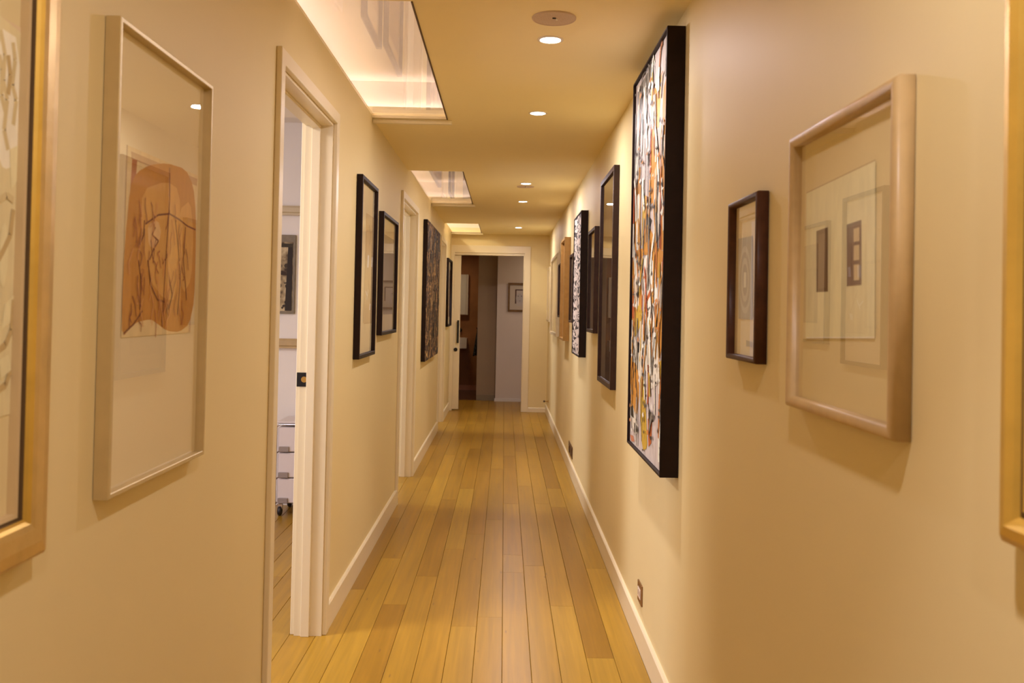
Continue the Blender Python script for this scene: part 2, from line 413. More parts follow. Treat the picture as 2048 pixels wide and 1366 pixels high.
# side rooms through the three doorways
RF = 6.33                                     # far wall of the first
for nm, y0, y1, zc in (('side_room', .9, RF, 2.65), ('second_room', 6.36, 9.90, 2.65), ('third_room', 9.96, 12.34, 2.90)):
    struct('wall_%s_far' % nm, bx(-4.0, XLo, y1, y1+.02, 0, zc), m_white)
    struct('wall_%s_left' % nm, bx(-4.1, -4.0, y0-.02, y1+.02, 0, zc), m_white)
    struct('wall_%s_near' % nm, bx(-4.0, XLo, y0-.02, y0, 0, zc), m_white)
    struct('ceiling_%s' % nm, bx(-4.1, XLo+.01, y0-.02, y1+.02, zc, zc+.02), m_white)
voids = [(2.95, 5.00), (6.695, 8.955), (10.83, 12.275)]
for nm, a, b, zc in (('side_room', .9, 2.95, 2.65), ('side_room', 5.0, RF, 2.65), ('second_room', 6.36, 6.695, 2.65), ('second_room', 8.955, 9.9, 2.65), ('third_room', 9.96, 10.83, 2.90)):
    struct('wall_%s_upper' % nm, bx(XLo, XLo+.01, a, b, H+.03, zc), m_white)
struct('baseboard_side_room', bx(-4.0, XLo, RF-.015, RF, 0, .10), m_white)
struct('floor_second_room', bx(-4.0, -.876, 6.36, 12.34, -.013, 0), mat('room_boards', (.42, .25, .05), .4, noise=.1))
m_rail = mat('tan_timber', (.50, .36, .17), .5, noise=.12, nscale=14)
for nm, z0, z1 in (('trim_1', 2.003, 2.066), ('trim_2', 1.082, 1.148)):
    bm = prism([(RF, z0), (RF-.038, z0), (RF-.038, z0+.012), (RF-.048, z0+.02), (RF-.048, z1-.012), (RF-.040, z1), (RF, z1)], 'x', -3.6, -1.18)
    struct(nm, bm, m_rail if nm == 'trim_2' else mat('pale_rail', (.62, .52, .34), .5, noise=.08))
# hall beyond the far doorway
struct('wall_hall_far', bx(-.115, 2.0, 13.69, 13.79, 0, 2.43), m_lilac)
struct('wall_hall_right', bx(2.0, 2.1, YF+.09, 13.79, 0, 2.43), m_lilac)
struct('ceiling_hall', bx(-1.75, 2.1, YF+.125, 15.7, H, 2.43), m_lilac)
struct('baseboard_hall', bx(-.128, 2.0, 13.676, 13.69, 0, .045), mat('hall_trim', (.80, .76, .72), .35))
m_taupe = mat('taupe_paint', (.36, .27, .175), .6, noise=.04, nscale=3)
struct('wall_hall_recess', bx(-.405, -.115, 13.80, 13.86, 0, 2.43), m_taupe)
struct('baseboard_hall_recess', bx(-.400, -.115, 13.782, 13.80, 0, .085), mat('taupe_tile', (.26, .21, .14), .4, noise=.08))
# washroom
m_brown = mat('rust_plaster', (.34, .155, .05), .6, noise=.25, nscale=3.5)
struct('wall_washroom_far', bx(-1.75, -.39, 15.50, 15.60, 0, 2.43), m_brown)
struct('wall_washroom_right', bx(-.400, -.36, 13.86, 15.5, 0, 2.43), m_brown)
struct('wall_washroom_left', bx(-1.80, -1.75, YF+.125, 15.6, 0, 2.43), m_brown)
ft = tag(obj('floor_washroom', bx(-1.75, -.40, 13.80, 15.50, -.013, -.004), mat('dark_grout', (.03, .02, .015), .7)), kind='structure')
mt = mat('dark_tile', (.10, .05, .03), .3, noise=.2, nscale=5)
for i in range(3):
    for j in range(4):
        bm = bx(-1.75+.45*i+.002, -1.75+.45*(i+1)-.002, 13.80+.425*j+.002, 13.80+.425*(j+1)-.002, -.004, 0)
        obj('floor_tile', bm, mt, ft)
struct('baseboard_washroom', bx(-1.75, -.40, 15.48, 15.50, 0, .085), mat('terracotta_tile', (.50, .23, .13), .35, noise=.1))

# ------------------------------------------------------------------ skylights
m_void = mat('lightwell_paint', (.84, .79, .75), .6, noise=.01, nscale=3)
m_led = mat('light_strip', (1, .9, .8), .5, emit=(1.0, .88, .86), estr=7)
m_sglass = glass_mat('skylight_glass', .085)
m_gap_shade = mat('gap_shade', (.10, .055, .025), .5)  # dark colour stands for the shade in the gap along the opening
m_side_added = mat('added_side_strip', (1, .9, .8), .5, emit=(1.0, .88, .86), estr=16)  # unseen strip, added to brighten the lightwell roof
m_led3 = mat('lightwell_led_strip', (1, .9, .8), .5, emit=(1.0, .84, .58), estr=330)
def skylight(n, y0, y1, label, glass=True, side_strip=True, rise=.218):
    s = thing('window_%d' % n, label, None, (SKX0, y0, H), 0, kind='structure')
    def L(bm, nm, m, **k):
        bmesh.ops.translate(bm, verts=bm.verts[:], vec=-s.location); return obj(nm, bm, m, s, **k)
    x0, x1, ya, yb, z0, z1 = XL-.62, SKX1+.015, y0-.05, y1+.055, H+.03, H+rise
    # lightwell: a roof box, open below over the opening (its floor over the side room is there too)
    xs, yz = x0, 0
    bm = bmesh.new()
    V = lambda *p: bm.verts.new(p)
    t = .02
    roof = bmesh.new()
    box(bm, x0-t, x1+t, ya-t, yb+t, z1, z1+t)                 # roof
    L(bm, 'lightwell_roof', m_void)
    L(bx(x0-t, x1+t, yb, yb+t, z0, z1), 'lightwell_end', m_void)
    L(bx(x0-t, x1+t, ya-t, ya, z0, z1), 'lightwell_end', m_void)
    L(bx(x0-t, x0, ya, yb, z0, z1), 'lightwell_side', m_void)
    L(bx(x1, x1+t, ya, yb, z0, z1), 'lightwell_side', m_void)
    L(bx(x0-t, XLo, ya-t, yb+t, z0-.02, z0), 'lightwell_ledge', m_void)
    # frame seen through the glass at the far end, and the light strip behind it
    L(bx(x0, x1, y1+.006, y1+.018, H+.03, H+.068), 'light_baffle', m_trim)
    if glass:
        L(bx(x0, x1, y1+.024, y1+.046, H+.034, H+.046), 'light_strip', m_led)
        L(bx(SKX0+.001, SKX1-.001, y0+.001, y1-.001, H+.016, H+.022), 'glass_pane', m_sglass)
    if side_strip:
        L(bx(x0+.10, x0+.16, ya+.1, (yb-.1 if glass else ya+.3), z1-.012, z1-.001), 'light_strip', m_side_added if glass else m_led3)  # in the glazed wells this hidden strip is added for brightness
    L(bx(SKX0+.001, SKX1-.001, y1-.022, y1-.001, H+.001, H+.015), 'glass_frame', m_trim)
    L(bx(SKX1-.006, SKX1-.001, y0+.001, y1-.023, H-.004, H+.015), 'shadow_gap_strip', m_gap_shade)  # solid dark strip in place of the shadow gap
    L(bx(SKX0+.001, SKX1+.02, y1, y1+.028, H-.022, H), 'trim_board', m_trim, bevel=.002)
    return s
skylight(1, *SK[0], 'nearest glazed ceiling skylight along the left wall')
skylight(2, *SK[1], 'middle glazed ceiling skylight along the left wall')
skylight(3, *SK[2], 'farthest open ceiling lightwell just before the far wall', glass=False, rise=.46)

# ------------------------------------------------------------------ downlights and ceiling speakers
m_ring = mat('downlight_trim', (.80, .72, .60), .35)
m_lens = mat('downlight_lens', (1, 1, 1), .4, emit=(1.0, .93, .85), estr=22)
spot_d = bpy.data.lights.new('downlight_spot', 'SPOT'); spot_d.energy = SPOT_W; spot_d.color = LIGHT_COL
spot_d.spot_size = math.radians(62); spot_d.spot_blend = .6; spot_d.shadow_soft_size = .035
flood_d = bpy.data.lights.new('downlight_flood', 'AREA'); flood_d.energy = FLOOD_W; flood_d.color = LIGHT_COL; flood_d.shape = 'DISK'; flood_d.size = .08
bm = bmesh.new(); lathe(bm, [(.0385, 0), (.0385, -.0035), (.042, -.005), (.0485, -.003), (.0485, 0)], 40); ring_o = obj('trim_ring', bm, m_ring, smooth=True)
bm = bmesh.new(); lathe(bm, [(0, -.0025), (.0385, -.002), (.0385, 0)], 40); lens_o = obj('lens', bm, m_lens)
DL = [(3.412, 'round recessed ceiling downlight, nearest in view, beside the large ceiling speaker'),
      (4.694, 'round recessed ceiling downlight, second from the camera, level with the first skylight end'),
      (7.328, 'round recessed ceiling downlight, third from the camera, just in front of the small speaker'),
      (8.552, 'round recessed ceiling downlight, fourth from the camera, level with the end of the middle skylight'),
      (11.264, 'round recessed ceiling downlight, farthest from the camera, beside the last lightwell'),
      (0.78, 'round recessed ceiling downlight above the camera, out of the frame'),
      (-0.50, 'round recessed ceiling downlight just behind the camera, out of the frame')]
for i, (y, lb) in enumerate(DL):
    t = thing('downlight', lb, 'downlight', (.152, y, H), 0, 'recessed downlights in the ceiling')
    for src in (ring_o, lens_o):
        c = src if i == 0 else src.copy()
        if i: COL.objects.link(c)
        c.parent = t
    for dd, z in ((spot_d, -.012), (flood_d, -.010)):
        c = bpy.data.objects.new('lamp', dd); COL.objects.link(c); c.parent = t; c.location = (0, 0, z)
def grille_mat():
    m = bpy.data.materials.new('perforated_grille'); m.use_nodes = True; nt = m.node_tree; L = nt.links.new; b = nt.nodes['Principled BSDF']
    tc = nn(nt, 'ShaderNodeTexCoord'); v = nn(nt, 'ShaderNodeTexVoronoi'); v.inputs['Scale'].default_value = 330; v.inputs['Randomness'].default_value = .05
    L(tc.outputs['Object'], v.inputs['Vector']); mr = nn(nt, 'ShaderNodeMapRange'); mr.inputs[1].default_value = .25; mr.inputs[2].default_value = .35; L(v.outputs['Distance'], mr.inputs[0])
    mx = nn(nt, 'ShaderNodeMixRGB'); mx.inputs[1].default_value = (.30, .2, .12, 1); mx.inputs[2].default_value = (.66, .52, .38, 1); L(mr.outputs[0], mx.inputs[0]); L(mx.outputs[0], b.inputs['Base Color'])
    b.inputs['Roughness'].default_value = .5; return m
m_gr = grille_mat()
for y, r, lb in ((3.157, .077, 'large round perforated ceiling speaker beside the nearest downlight'), (7.505, .072, 'round ceiling speaker right behind the third downlight')):
    t = thing('ceiling_speaker', lb, 'speaker', (.152, y, H), 0, 'round ceiling speakers')
    bm = bmesh.new(); lathe(bm, [(r-.004, 0), (r-.004, -.004), (r-.002, -.006), (r, -.004), (r, 0)], 48); obj('rim', bm, mat('speaker_rim', (.62, .48, .34), .5), t, smooth=True)
    bm = bmesh.new(); lathe(bm, [(0, -.003), (r-.004, -.0035), (r-.004, 0)], 48); obj('grille', bm, m_gr, t)
    bm = bmesh.new(); box(bm, -.006, .006, -.010, -.004, -.006, -.003); obj('badge', bm, m_black, t)
    bm = bmesh.new(); lathe(bm, [(0, -.006), (.004, -.006), (.004, -.003)], 12, .010, .006); obj('indicator', bm, mat('pale_dot', (.9, .85, .7), .4), t)
# ------------------------------------------------------------------ pictures on the walls
m_glass = glass_mat('picture_glass', .085)
m_mat = mat('mat_board', (.80, .70, .44), .8, noise=.01, nscale=6)
m_mat2 = mat('warm_mat_board', (.74, .63, .34), .8, noise=.01, nscale=6)
m_back = mat('backing_board', (.30, .2, .1), .8)
m_silver = mat('champagne_metal', (.60, .48, .24), .42, .4, noise=.04, nscale=30)
m_ebony = mat('black_frame_wood', (.016, .007, .005), .5, noise=.2, nscale=20, spec=.18)
m_ebony2 = mat('brown_black_frame_wood', (.036, .016, .010), .45, noise=.25, nscale=25, spec=.25)
m_walnut = mat('dark_walnut', (.070, .026, .012), .42, noise=.3, nscale=30, spec=.3)
m_rose = mat('tan_beech', (.54, .38, .17), .42, noise=.08, nscale=30)
m_cream = mat('cream_frame_wood', (.62, .52, .32), .42, noise=.08, nscale=30)
m_tanw = mat('honey_wood', (.36, .195, .045), .45, noise=.14, nscale=22)
def gold_mat(name, col, var):
    m = mat(name, col, .36, .55, noise=var, nscale=16, bump=.12, bscale=70); return m
m_gold = gold_mat('gold_leaf', (.66, .43, .08), .10)
m_gold2 = gold_mat('pale_worn_gold', (.62, .43, .15), .14)
m_groove = mat('dark_groove', (.10, .055, .015), .6)
m_slip = mat('pale_slip', (.62, .48, .26), .5)

def moulding(W, Hh, prof, mats_idx=None, parent=None, name='frame', mats=None, smooth=False):
    """mitred frame: prof = [(inset from the outer edge, height off the wall)], front towards -y"""
    bm = bmesh.new(); rings = []
    for t, d in prof:
        rings.append([bm.verts.new(p) for p in ((-W/2+t, -d, t), (W/2-t, -d, t), (W/2-t, -d, Hh-t), (-W/2+t, -d, Hh-t))])
    n = len(rings)
    for i in range(n):
        a, b = rings[i], rings[(i+1) % n]
        for k in range(4):
            l = (k+1) % 4
            f = bm.faces.new((a[k], a[l], b[l], b[k])); f.material_index = mats_idx[i] if mats_idx else 0
            f.smooth = smooth and i < n-1
    bmesh.ops.recalc_face_normals(bm, faces=bm.faces[:])
    me = bpy.data.meshes.new(name); bm.to_mesh(me); bm.free()
    return link(name, me, mats, parent)
def prof_box(w, d, lip=.006): return [(0, 0), (0, d-.0015), (.0015, d), (w-.0015, d), (w, d-.0015), (w, .004), (w+lip, .004), (w+lip, 0)]
def prof_round(w, d, n=9):
    p = [(0, 0)]
    for i in range(n+1):
        a = PI*i/n; p.append((w/2 - w/2*math.cos(a), d - w*.42 + w*.42*math.sin(a)))
    return p + [(w, .004), (w+.006, .004), (w+.006, 0)]
def sheet(nm, x0, x1, z0, z1, y, m, parent, t=.0015):
    return obj(nm, bx(x0, x1, y-t, y, z0, z1), m, parent)
def drawn(nm, items, m, parent, y, dz=.00022, lw=.006, clip=None, ill=ILL):
    """flat print drawn as coloured shapes laid one on another, each a hair prouder than the last"""
    bm = bmesh.new(); cl = bm.loops.layers.float_color.new('Col')
    def face(pts, c, yy):
        try: f = bm.faces.new([bm.verts.new((p[0], yy, p[1])) for p in pts])
        except ValueError: return
        f.normal_update()
        if f.normal.y > 0: f.normal_flip()
        for lp in f.loops: lp[cl] = (*acol(c, ill), 1)
    step = max(2e-5, min(dz, .0013/len(items)))
    for i, it in enumerate(items):
        k, pts, c = it[0], it[1], it[2]; wd = it[3] if len(it) > 3 else lw
        yy = y - step*(1 + i)
        if clip: pts = [(min(max(x, clip[0]), clip[1]), min(max(z, clip[2]), clip[3])) for x, z in pts]
        if k == 'p': face(smooth_poly(pts) if len(pts) > 4 else pts, c, yy)
        else:
            P = [Vector(p) for p in pts]
            for a, b in zip(P, P[1:]):
                d = b-a
                if d.length < 1e-5: continue
                nrm = Vector((-d.y, d.x)).normalized()*wd/2
                if not (0 < wd): continue
                face([a-nrm, b-nrm, b+nrm, a+nrm], c, yy)
    bmesh.ops.triangulate(bm, faces=[f for f in bm.faces if len(f.verts) > 4])
    me = bpy.data.meshes.new(nm); bm.to_mesh(me); bm.free()
    o = link(nm, me, m, parent); o['kind'] = 'stuff'; return o
def smooth_poly(pts):
    out = []
    for i in range(len(pts)):
        a, b = Vector(pts[i]), Vector(pts[(i+1) % len(pts)])
        out += [tuple(a*.8+b*.2), tuple(a*.2+b*.8)]
    return out
m_ink = paint_mat('ink', .8)
m_oil = paint_mat('oil_paint', .5, .5)

def picture(label, cat, side, y0, y1, z0, z1, group=None, nm='framed_print'):
    W, Hh = y1-y0, z1-z0
    t = thing(nm, label, cat, (XL+.0015 if side == 'L' else XR-.0015, (y0+y1)/2, z0), PI/2 if side == 'L' else -PI/2, group)
    return t, W, Hh
def framed(label, side, y0, y1, z0, z1, w, d, fm, kind='box', matm=None, gl=True, deep=.012):
    t, W, Hh = picture(label, 'picture frame', side, y0, y1, z0, z1)
    moulding(W, Hh, prof_box(w, d) if kind == 'box' else prof_round(w, d), parent=t, mats=fm, smooth=(kind == 'round'))
    sheet('backing', -W/2+w, W/2-w, w, Hh-w, -.001, m_back, t, .003)
    mt_ = sheet('mat', -W/2+w, W/2-w, w, Hh-w, -(deep-.005), matm or m_mat, t, .003)
    if gl:
        g = sheet('glass', -W/2+w-.002, W/2-w+.002, w-.002, Hh-w+.002, -(deep+.003), m_glass, t, .0005)
        # a single sheet reads as one reflecting surface
        bm = bmesh.new(); v = [bm.verts.new(p) for p in ((-W/2+w, -deep-.004, w), (W/2-w, -deep-.004, w), (W/2-w, -deep-.004, Hh-w), (-W/2+w, -deep-.004, Hh-w))]
        bm.faces.new(v); bm.to_mesh(g.data); bm.free()
    return t, W, Hh

BIG=[
  ('p',[(0.269,1.326),(0.346,1.36),(0.361,1.144),(0.36,0.762),(0.272,0.768),(0.278,1.041)],(204, 130, 46)),
  ('p',[(0.16,1.426),(0.202,1.439),(0.227,1.337),(0.205,1.209),(0.168,1.217)],(200, 152, 48)),
  ('p',[(0.023,1.392),(0.129,1.373),(0.173,1.301),(0.156,1.121),(0.118,0.955),(0.041,0.951),(0.032,1.206)],(204, 130, 46)),
  ('p',[(0.046,1.361),(0.101,1.354),(0.109,1.278),(0.076,1.235),(0.041,1.267)],(232, 214, 202)),
  ('p',[(-0.155,1.02),(-0.045,0.993),(-0.004,0.892),(0.099,0.779),(-0.173,0.797),(-0.164,0.908)],(200, 152, 48)),
  ('p',[(-0.284,1.141),(-0.205,1.135),(-0.24,1.052),(-0.275,0.804),(-0.394,0.812),(-0.367,1.033)],(204, 130, 46)),
  ('p',[(-0.117,0.887),(0.03,0.87),(0.19,0.801),(0.193,0.773),(-0.106,0.793)],(204, 130, 46)),
  ('p',[(-0.373,1.467),(-0.256,1.481),(-0.06,1.484),(-0.007,1.451),(-0.065,1.42),(-0.168,1.425),(-0.24,1.353),(-0.291,1.308)],(120, 105, 95)),
  ('p',[(0.13,1.082),(0.24,1.077),(0.256,0.986),(0.225,0.81),(0.122,0.812),(0.124,1.003)],(226, 204, 188)),
  ('p',[(0.157,1.041),(0.221,1.05),(0.234,0.994),(0.197,0.945),(0.162,0.925)],(120, 105, 95)),
  ('p',[(-0.033,0.927),(0.087,0.89),(0.05,0.868),(-0.041,0.886)],(40, 30, 26)),
  ('p',[(-0.214,1.327),(-0.102,1.304),(-0.107,1.272),(-0.16,1.249),(-0.222,1.281)],(120, 105, 95)),
  ('p',[(-0.385,1.213),(-0.316,1.209),(-0.326,1.133),(-0.394,1.122)],(232, 214, 202)),
  ('p',[(-0.314,1.034),(-0.238,1.031),(-0.205,0.912),(-0.237,0.801),(-0.324,0.807)],(232, 214, 202)),
  ('p',[(0.258,1.169),(0.326,1.162),(0.319,1.035),(0.282,1.064)],(232, 214, 202)),
  ('p',[(0.249,0.986),(0.285,1.04),(0.299,0.766),(0.258,0.769)],(188, 86, 32)),
  ('p',[(-0.414,0.776),(-0.24,0.809),(0.345,0.769),(0.344,0.715),(0.243,0.658),(0.139,0.738),(-0.096,0.778),(-0.186,0.756),(-0.119,0.587),(-0.202,0.503),(-0.399,0.456),(-0.437,0.664)],(204, 130, 46)),
  ('p',[(-0.36,0.765),(-0.261,0.781),(-0.186,0.756),(-0.203,0.588),(-0.255,0.531),(-0.321,0.661)],(232, 214, 202)),
  ('p',[(-0.148,0.754),(0.013,0.772),(0.168,0.724),(0.248,0.609),(0.248,0.535),(0.165,0.503),(0.016,0.566),(-0.082,0.655)],(232, 214, 202)),
  ('p',[(-0.039,0.593),(0.098,0.647),(0.148,0.623),(0.053,0.605),(-0.045,0.566)],(188, 86, 32)),
  ('p',[(-0.422,0.634),(-0.308,0.636),(-0.329,0.52),(-0.43,0.526)],(188, 86, 32)),
  ('p',[(-0.269,0.567),(-0.156,0.587),(-0.111,0.518),(-0.246,0.46),(-0.324,0.443)],(200, 152, 48)),
  ('p',[(-0.034,0.553),(0.156,0.585),(0.258,0.51),(0.03,0.441),(-0.062,0.485)],(120, 105, 95)),
  ('p',[(-0.016,0.546),(0.13,0.572),(0.206,0.51),(0.029,0.454)],(226, 204, 188)),
  ('p',[(0.251,0.584),(0.348,0.607),(0.357,0.452),(0.301,0.378),(0.25,0.449)],(204, 130, 46)),
  ('p',[(-0.431,0.455),(-0.294,0.444),(-0.091,0.355),(-0.037,0.278),(-0.226,0.305),(-0.409,0.366)],(226, 204, 188)),
  ('p',[(-0.242,0.432),(-0.099,0.423),(-0.094,0.382),(-0.212,0.39)],(40, 30, 26)),
  ('p',[(-0.439,0.35),(-0.206,0.334),(-0.146,0.241),(-0.203,0.124),(-0.396,0.19)],(204, 130, 46)),
  ('p',[(-0.132,0.311),(-0.015,0.28),(0.045,0.128),(0.075,0.047),(-0.051,0.021),(-0.124,0.175)],(200, 152, 48)),
  ('p',[(-0.012,0.44),(0.262,0.48),(0.302,0.305),(0.092,0.263),(-0.029,0.359)],(226, 204, 188)),
  ('p',[(0.294,0.377),(0.356,0.393),(0.372,0.169),(0.31,0.161)],(200, 152, 48)),
  ('p',[(-0.429,0.194),(-0.319,0.168),(-0.141,0.083),(-0.234,0.053),(-0.406,0.1)],(226, 204, 188)),
  ('p',[(-0.395,0.182),(-0.308,0.162),(-0.282,0.115),(-0.376,0.118)],(40, 30, 26)),
  ('p',[(-0.28,0.101),(-0.161,0.094),(-0.168,0.073),(-0.265,0.06)],(120, 105, 95)),
  ('p',[(0.071,0.157),(0.168,0.159),(0.161,0.079),(0.099,0.057)],(188, 86, 32)),
  ('p',[(0.099,0.199),(0.201,0.172),(0.199,0.16),(0.088,0.152)],(40, 30, 26)),
  ('p',[(-0.386,0.036),(-0.293,0.042),(-0.25,0.026),(-0.341,0.013)],(200, 120, 90)),
]
SIL=[
  ('p',[(-0.174,0.659),(0.223,0.659),(0.186,0.291),(-0.182,0.291)],(214, 172, 110)),
  ('p',[(-0.159,0.65),(0.22,0.651),(0.217,0.634),(-0.157,0.636)],(190, 140, 86)),
  ('p',[(-0.153,0.636),(-0.129,0.638),(-0.165,0.325),(-0.178,0.325)],(170, 100, 45)),
  ('p',[(-0.159,0.583),(-0.129,0.614),(-0.068,0.638),(0.026,0.657),(0.139,0.662),(0.194,0.631),(0.216,0.566),(0.221,0.484),(0.22,0.367),(0.191,0.311),(0.127,0.294),(0.052,0.298),(-0.014,0.318),(-0.042,0.325),(-0.123,0.318),(-0.178,0.29),(-0.182,0.363),(-0.176,0.477)],(186, 118, 34)),
  ('p',[(-0.103,0.583),(0.028,0.619),(0.104,0.61),(0.118,0.511),(0.098,0.366),(0.032,0.365),(-0.052,0.405),(-0.097,0.493)],(204, 140, 58)),
  ('p',[(0.107,0.566),(0.176,0.596),(0.203,0.518),(0.196,0.413),(0.14,0.377),(0.107,0.477)],(204, 140, 58)),
  ('p',[(-0.07,0.516),(-0.014,0.532),(0.006,0.502),(-0.03,0.468),(-0.062,0.476)],(214, 160, 96)),
  ('l',[(0.042,0.65),(0.048,0.581),(0.036,0.472),(0.022,0.307)],(124, 66, 20)),
  ('l',[(-0.081,0.517),(-0.014,0.542),(0.048,0.551),(0.11,0.544),(0.158,0.535),(0.215,0.531)],(124, 66, 20)),
  ('l',[(-0.028,0.515),(-0.045,0.498),(-0.01,0.488),(-0.036,0.468),(-0.055,0.446)],(124, 66, 20)),
  ('l',[(0.084,0.541),(0.107,0.477),(0.124,0.411),(0.111,0.333)],(124, 66, 20)),
  ('l',[(0.148,0.531),(0.14,0.456),(0.167,0.366)],(124, 66, 20)),
  ('l',[(-0.111,0.443),(-0.093,0.394),(-0.099,0.344)],(124, 66, 20)),
  ('l',[(-0.065,0.445),(-0.046,0.395),(-0.008,0.365),(0.032,0.361)],(124, 66, 20)),
  ('l',[(-0.174,0.298),(-0.127,0.316),(-0.085,0.342)],(124, 66, 20)),
  ('l',[(-0.087,0.524),(-0.089,0.494),(-0.109,0.473)],(124, 66, 20)),
  ('l',[(0.058,0.409),(0.076,0.376),(0.056,0.344)],(124, 66, 20)),
]
GL=[
  ('p',[(0.267,0.801),(0.331,0.792),(0.329,0.226),(0.297,0.224)],(206, 172, 116)),
  ('p',[(0.268,0.784),(0.327,0.781),(0.331,0.596),(0.292,0.582),(0.277,0.602)],(222, 192, 150)),
  ('l',[(0.275,0.78),(0.288,0.748),(0.285,0.711),(0.297,0.685),(0.291,0.64),(0.303,0.613)],(196, 160, 104)),
  ('l',[(0.308,0.772),(0.315,0.748),(0.309,0.71),(0.321,0.69),(0.315,0.652)],(196, 160, 104)),
  ('l',[(0.273,0.744),(0.281,0.725),(0.281,0.688),(0.295,0.663)],(196, 160, 104)),
  ('l',[(0.296,0.75),(0.303,0.723),(0.299,0.693)],(180, 140, 84)),
  ('p',[(0.306,0.614),(0.33,0.625),(0.33,0.573),(0.314,0.556)],(212, 180, 124)),
  ('p',[(0.288,0.495),(0.303,0.511),(0.312,0.453),(0.301,0.409),(0.289,0.423)],(212, 180, 124)),
  ('p',[(0.304,0.387),(0.328,0.402),(0.33,0.365),(0.298,0.351)],(212, 180, 124)),
  ('l',[(0.285,0.452),(0.298,0.467),(0.315,0.49),(0.321,0.528)],(180, 140, 84)),
  ('l',[(0.292,0.322),(0.31,0.329),(0.325,0.35),(0.328,0.395)],(180, 140, 84)),
  ('l',[(0.295,0.265),(0.313,0.27),(0.326,0.291)],(180, 140, 84)),
  ('p',[(0.293,0.308),(0.319,0.314),(0.326,0.291),(0.3,0.279)],(212, 180, 124)),
  ('l',[(0.283,0.538),(0.301,0.547),(0.32,0.542)],(196, 160, 104)),
]
DA=[
  ('p',[(-0.002,0.742),(0.251,0.741),(0.245,0.174),(-0.053,0.176)],(190, 150, 100)),
  ('l',[(0.075,0.692),(0.136,0.644),(0.109,0.588)],(150, 110, 70)),
  ('l',[(0.184,0.688),(0.175,0.512)],(165, 125, 80)),
  ('l',[(0.084,0.401),(0.216,0.242)],(160, 118, 74)),
  ('p',[(0.047,0.531),(0.099,0.532),(0.091,0.468),(0.039,0.465)],(225, 200, 170)),
  ('p',[(0.191,0.529),(0.228,0.529),(0.218,0.474),(0.18,0.475)],(225, 200, 170)),
  ('l',[(0.006,0.341),(0.061,0.316),(0.047,0.295)],(225, 200, 170)),
  ('l',[(0.092,0.348),(0.061,0.316)],(225, 200, 170)),
  ('p',[(0.156,0.275),(0.193,0.275),(0.179,0.242),(0.143,0.242)],(225, 200, 170)),
]
SM=[
  ('p',[(-0.091,0.299),(0.037,0.296),(0.048,0.099),(-0.079,0.1)],(150, 128, 104)),
  ('p',[(0.034,0.192),(0.034,0.172),(0.03,0.153),(0.022,0.136),(0.01,0.123),(-0.002,0.115),(-0.017,0.112),(-0.031,0.115),(-0.046,0.123),(-0.059,0.137),(-0.07,0.154),(-0.078,0.174),(-0.081,0.196),(-0.079,0.218),(-0.075,0.238),(-0.066,0.255),(-0.055,0.268),(-0.042,0.275),(-0.026,0.277),(-0.011,0.273),(0.002,0.264),(0.014,0.25),(0.025,0.233),(0.03,0.213)],(170, 148, 122)),
  ('p',[(0.023,0.193),(0.022,0.176),(0.019,0.16),(0.013,0.146),(0.005,0.136),(-0.006,0.129),(-0.018,0.127),(-0.03,0.129),(-0.042,0.136),(-0.051,0.147),(-0.061,0.161),(-0.066,0.178),(-0.069,0.196),(-0.069,0.214),(-0.065,0.23),(-0.058,0.244),(-0.049,0.255),(-0.038,0.261),(-0.026,0.262),(-0.014,0.259),(-0.002,0.252),(0.007,0.241),(0.015,0.226),(0.021,0.21)],(146, 122, 97)),
  ('p',[(0.014,0.193),(0.014,0.18),(0.011,0.167),(0.006,0.156),(-0.001,0.148),(-0.01,0.143),(-0.018,0.141),(-0.029,0.143),(-0.038,0.148),(-0.046,0.157),(-0.053,0.168),(-0.057,0.181),(-0.059,0.196),(-0.058,0.21),(-0.055,0.222),(-0.05,0.233),(-0.043,0.242),(-0.034,0.247),(-0.026,0.248),(-0.015,0.245),(-0.006,0.24),(0.002,0.231),(0.007,0.22),(0.013,0.207)],(172, 148, 118)),
  ('p',[(0.001,0.194),(0.001,0.184),(-0.002,0.174),(-0.005,0.166),(-0.009,0.16),(-0.014,0.157),(-0.019,0.155),(-0.026,0.157),(-0.031,0.161),(-0.037,0.167),(-0.041,0.175),(-0.043,0.185),(-0.045,0.195),(-0.045,0.205),(-0.043,0.215),(-0.039,0.223),(-0.035,0.229),(-0.03,0.232),(-0.025,0.233),(-0.018,0.232),(-0.013,0.228),(-0.007,0.221),(-0.003,0.213),(-0.001,0.204)],(140, 116, 92)),
  ('p',[(-0.034,0.213),(-0.011,0.212),(-0.01,0.176),(-0.033,0.176)],(196, 172, 140)),
  ('p',[(-0.002,0.05),(0.051,0.047),(0.051,0.035),(-0.001,0.035)],(150, 125, 90)),
]
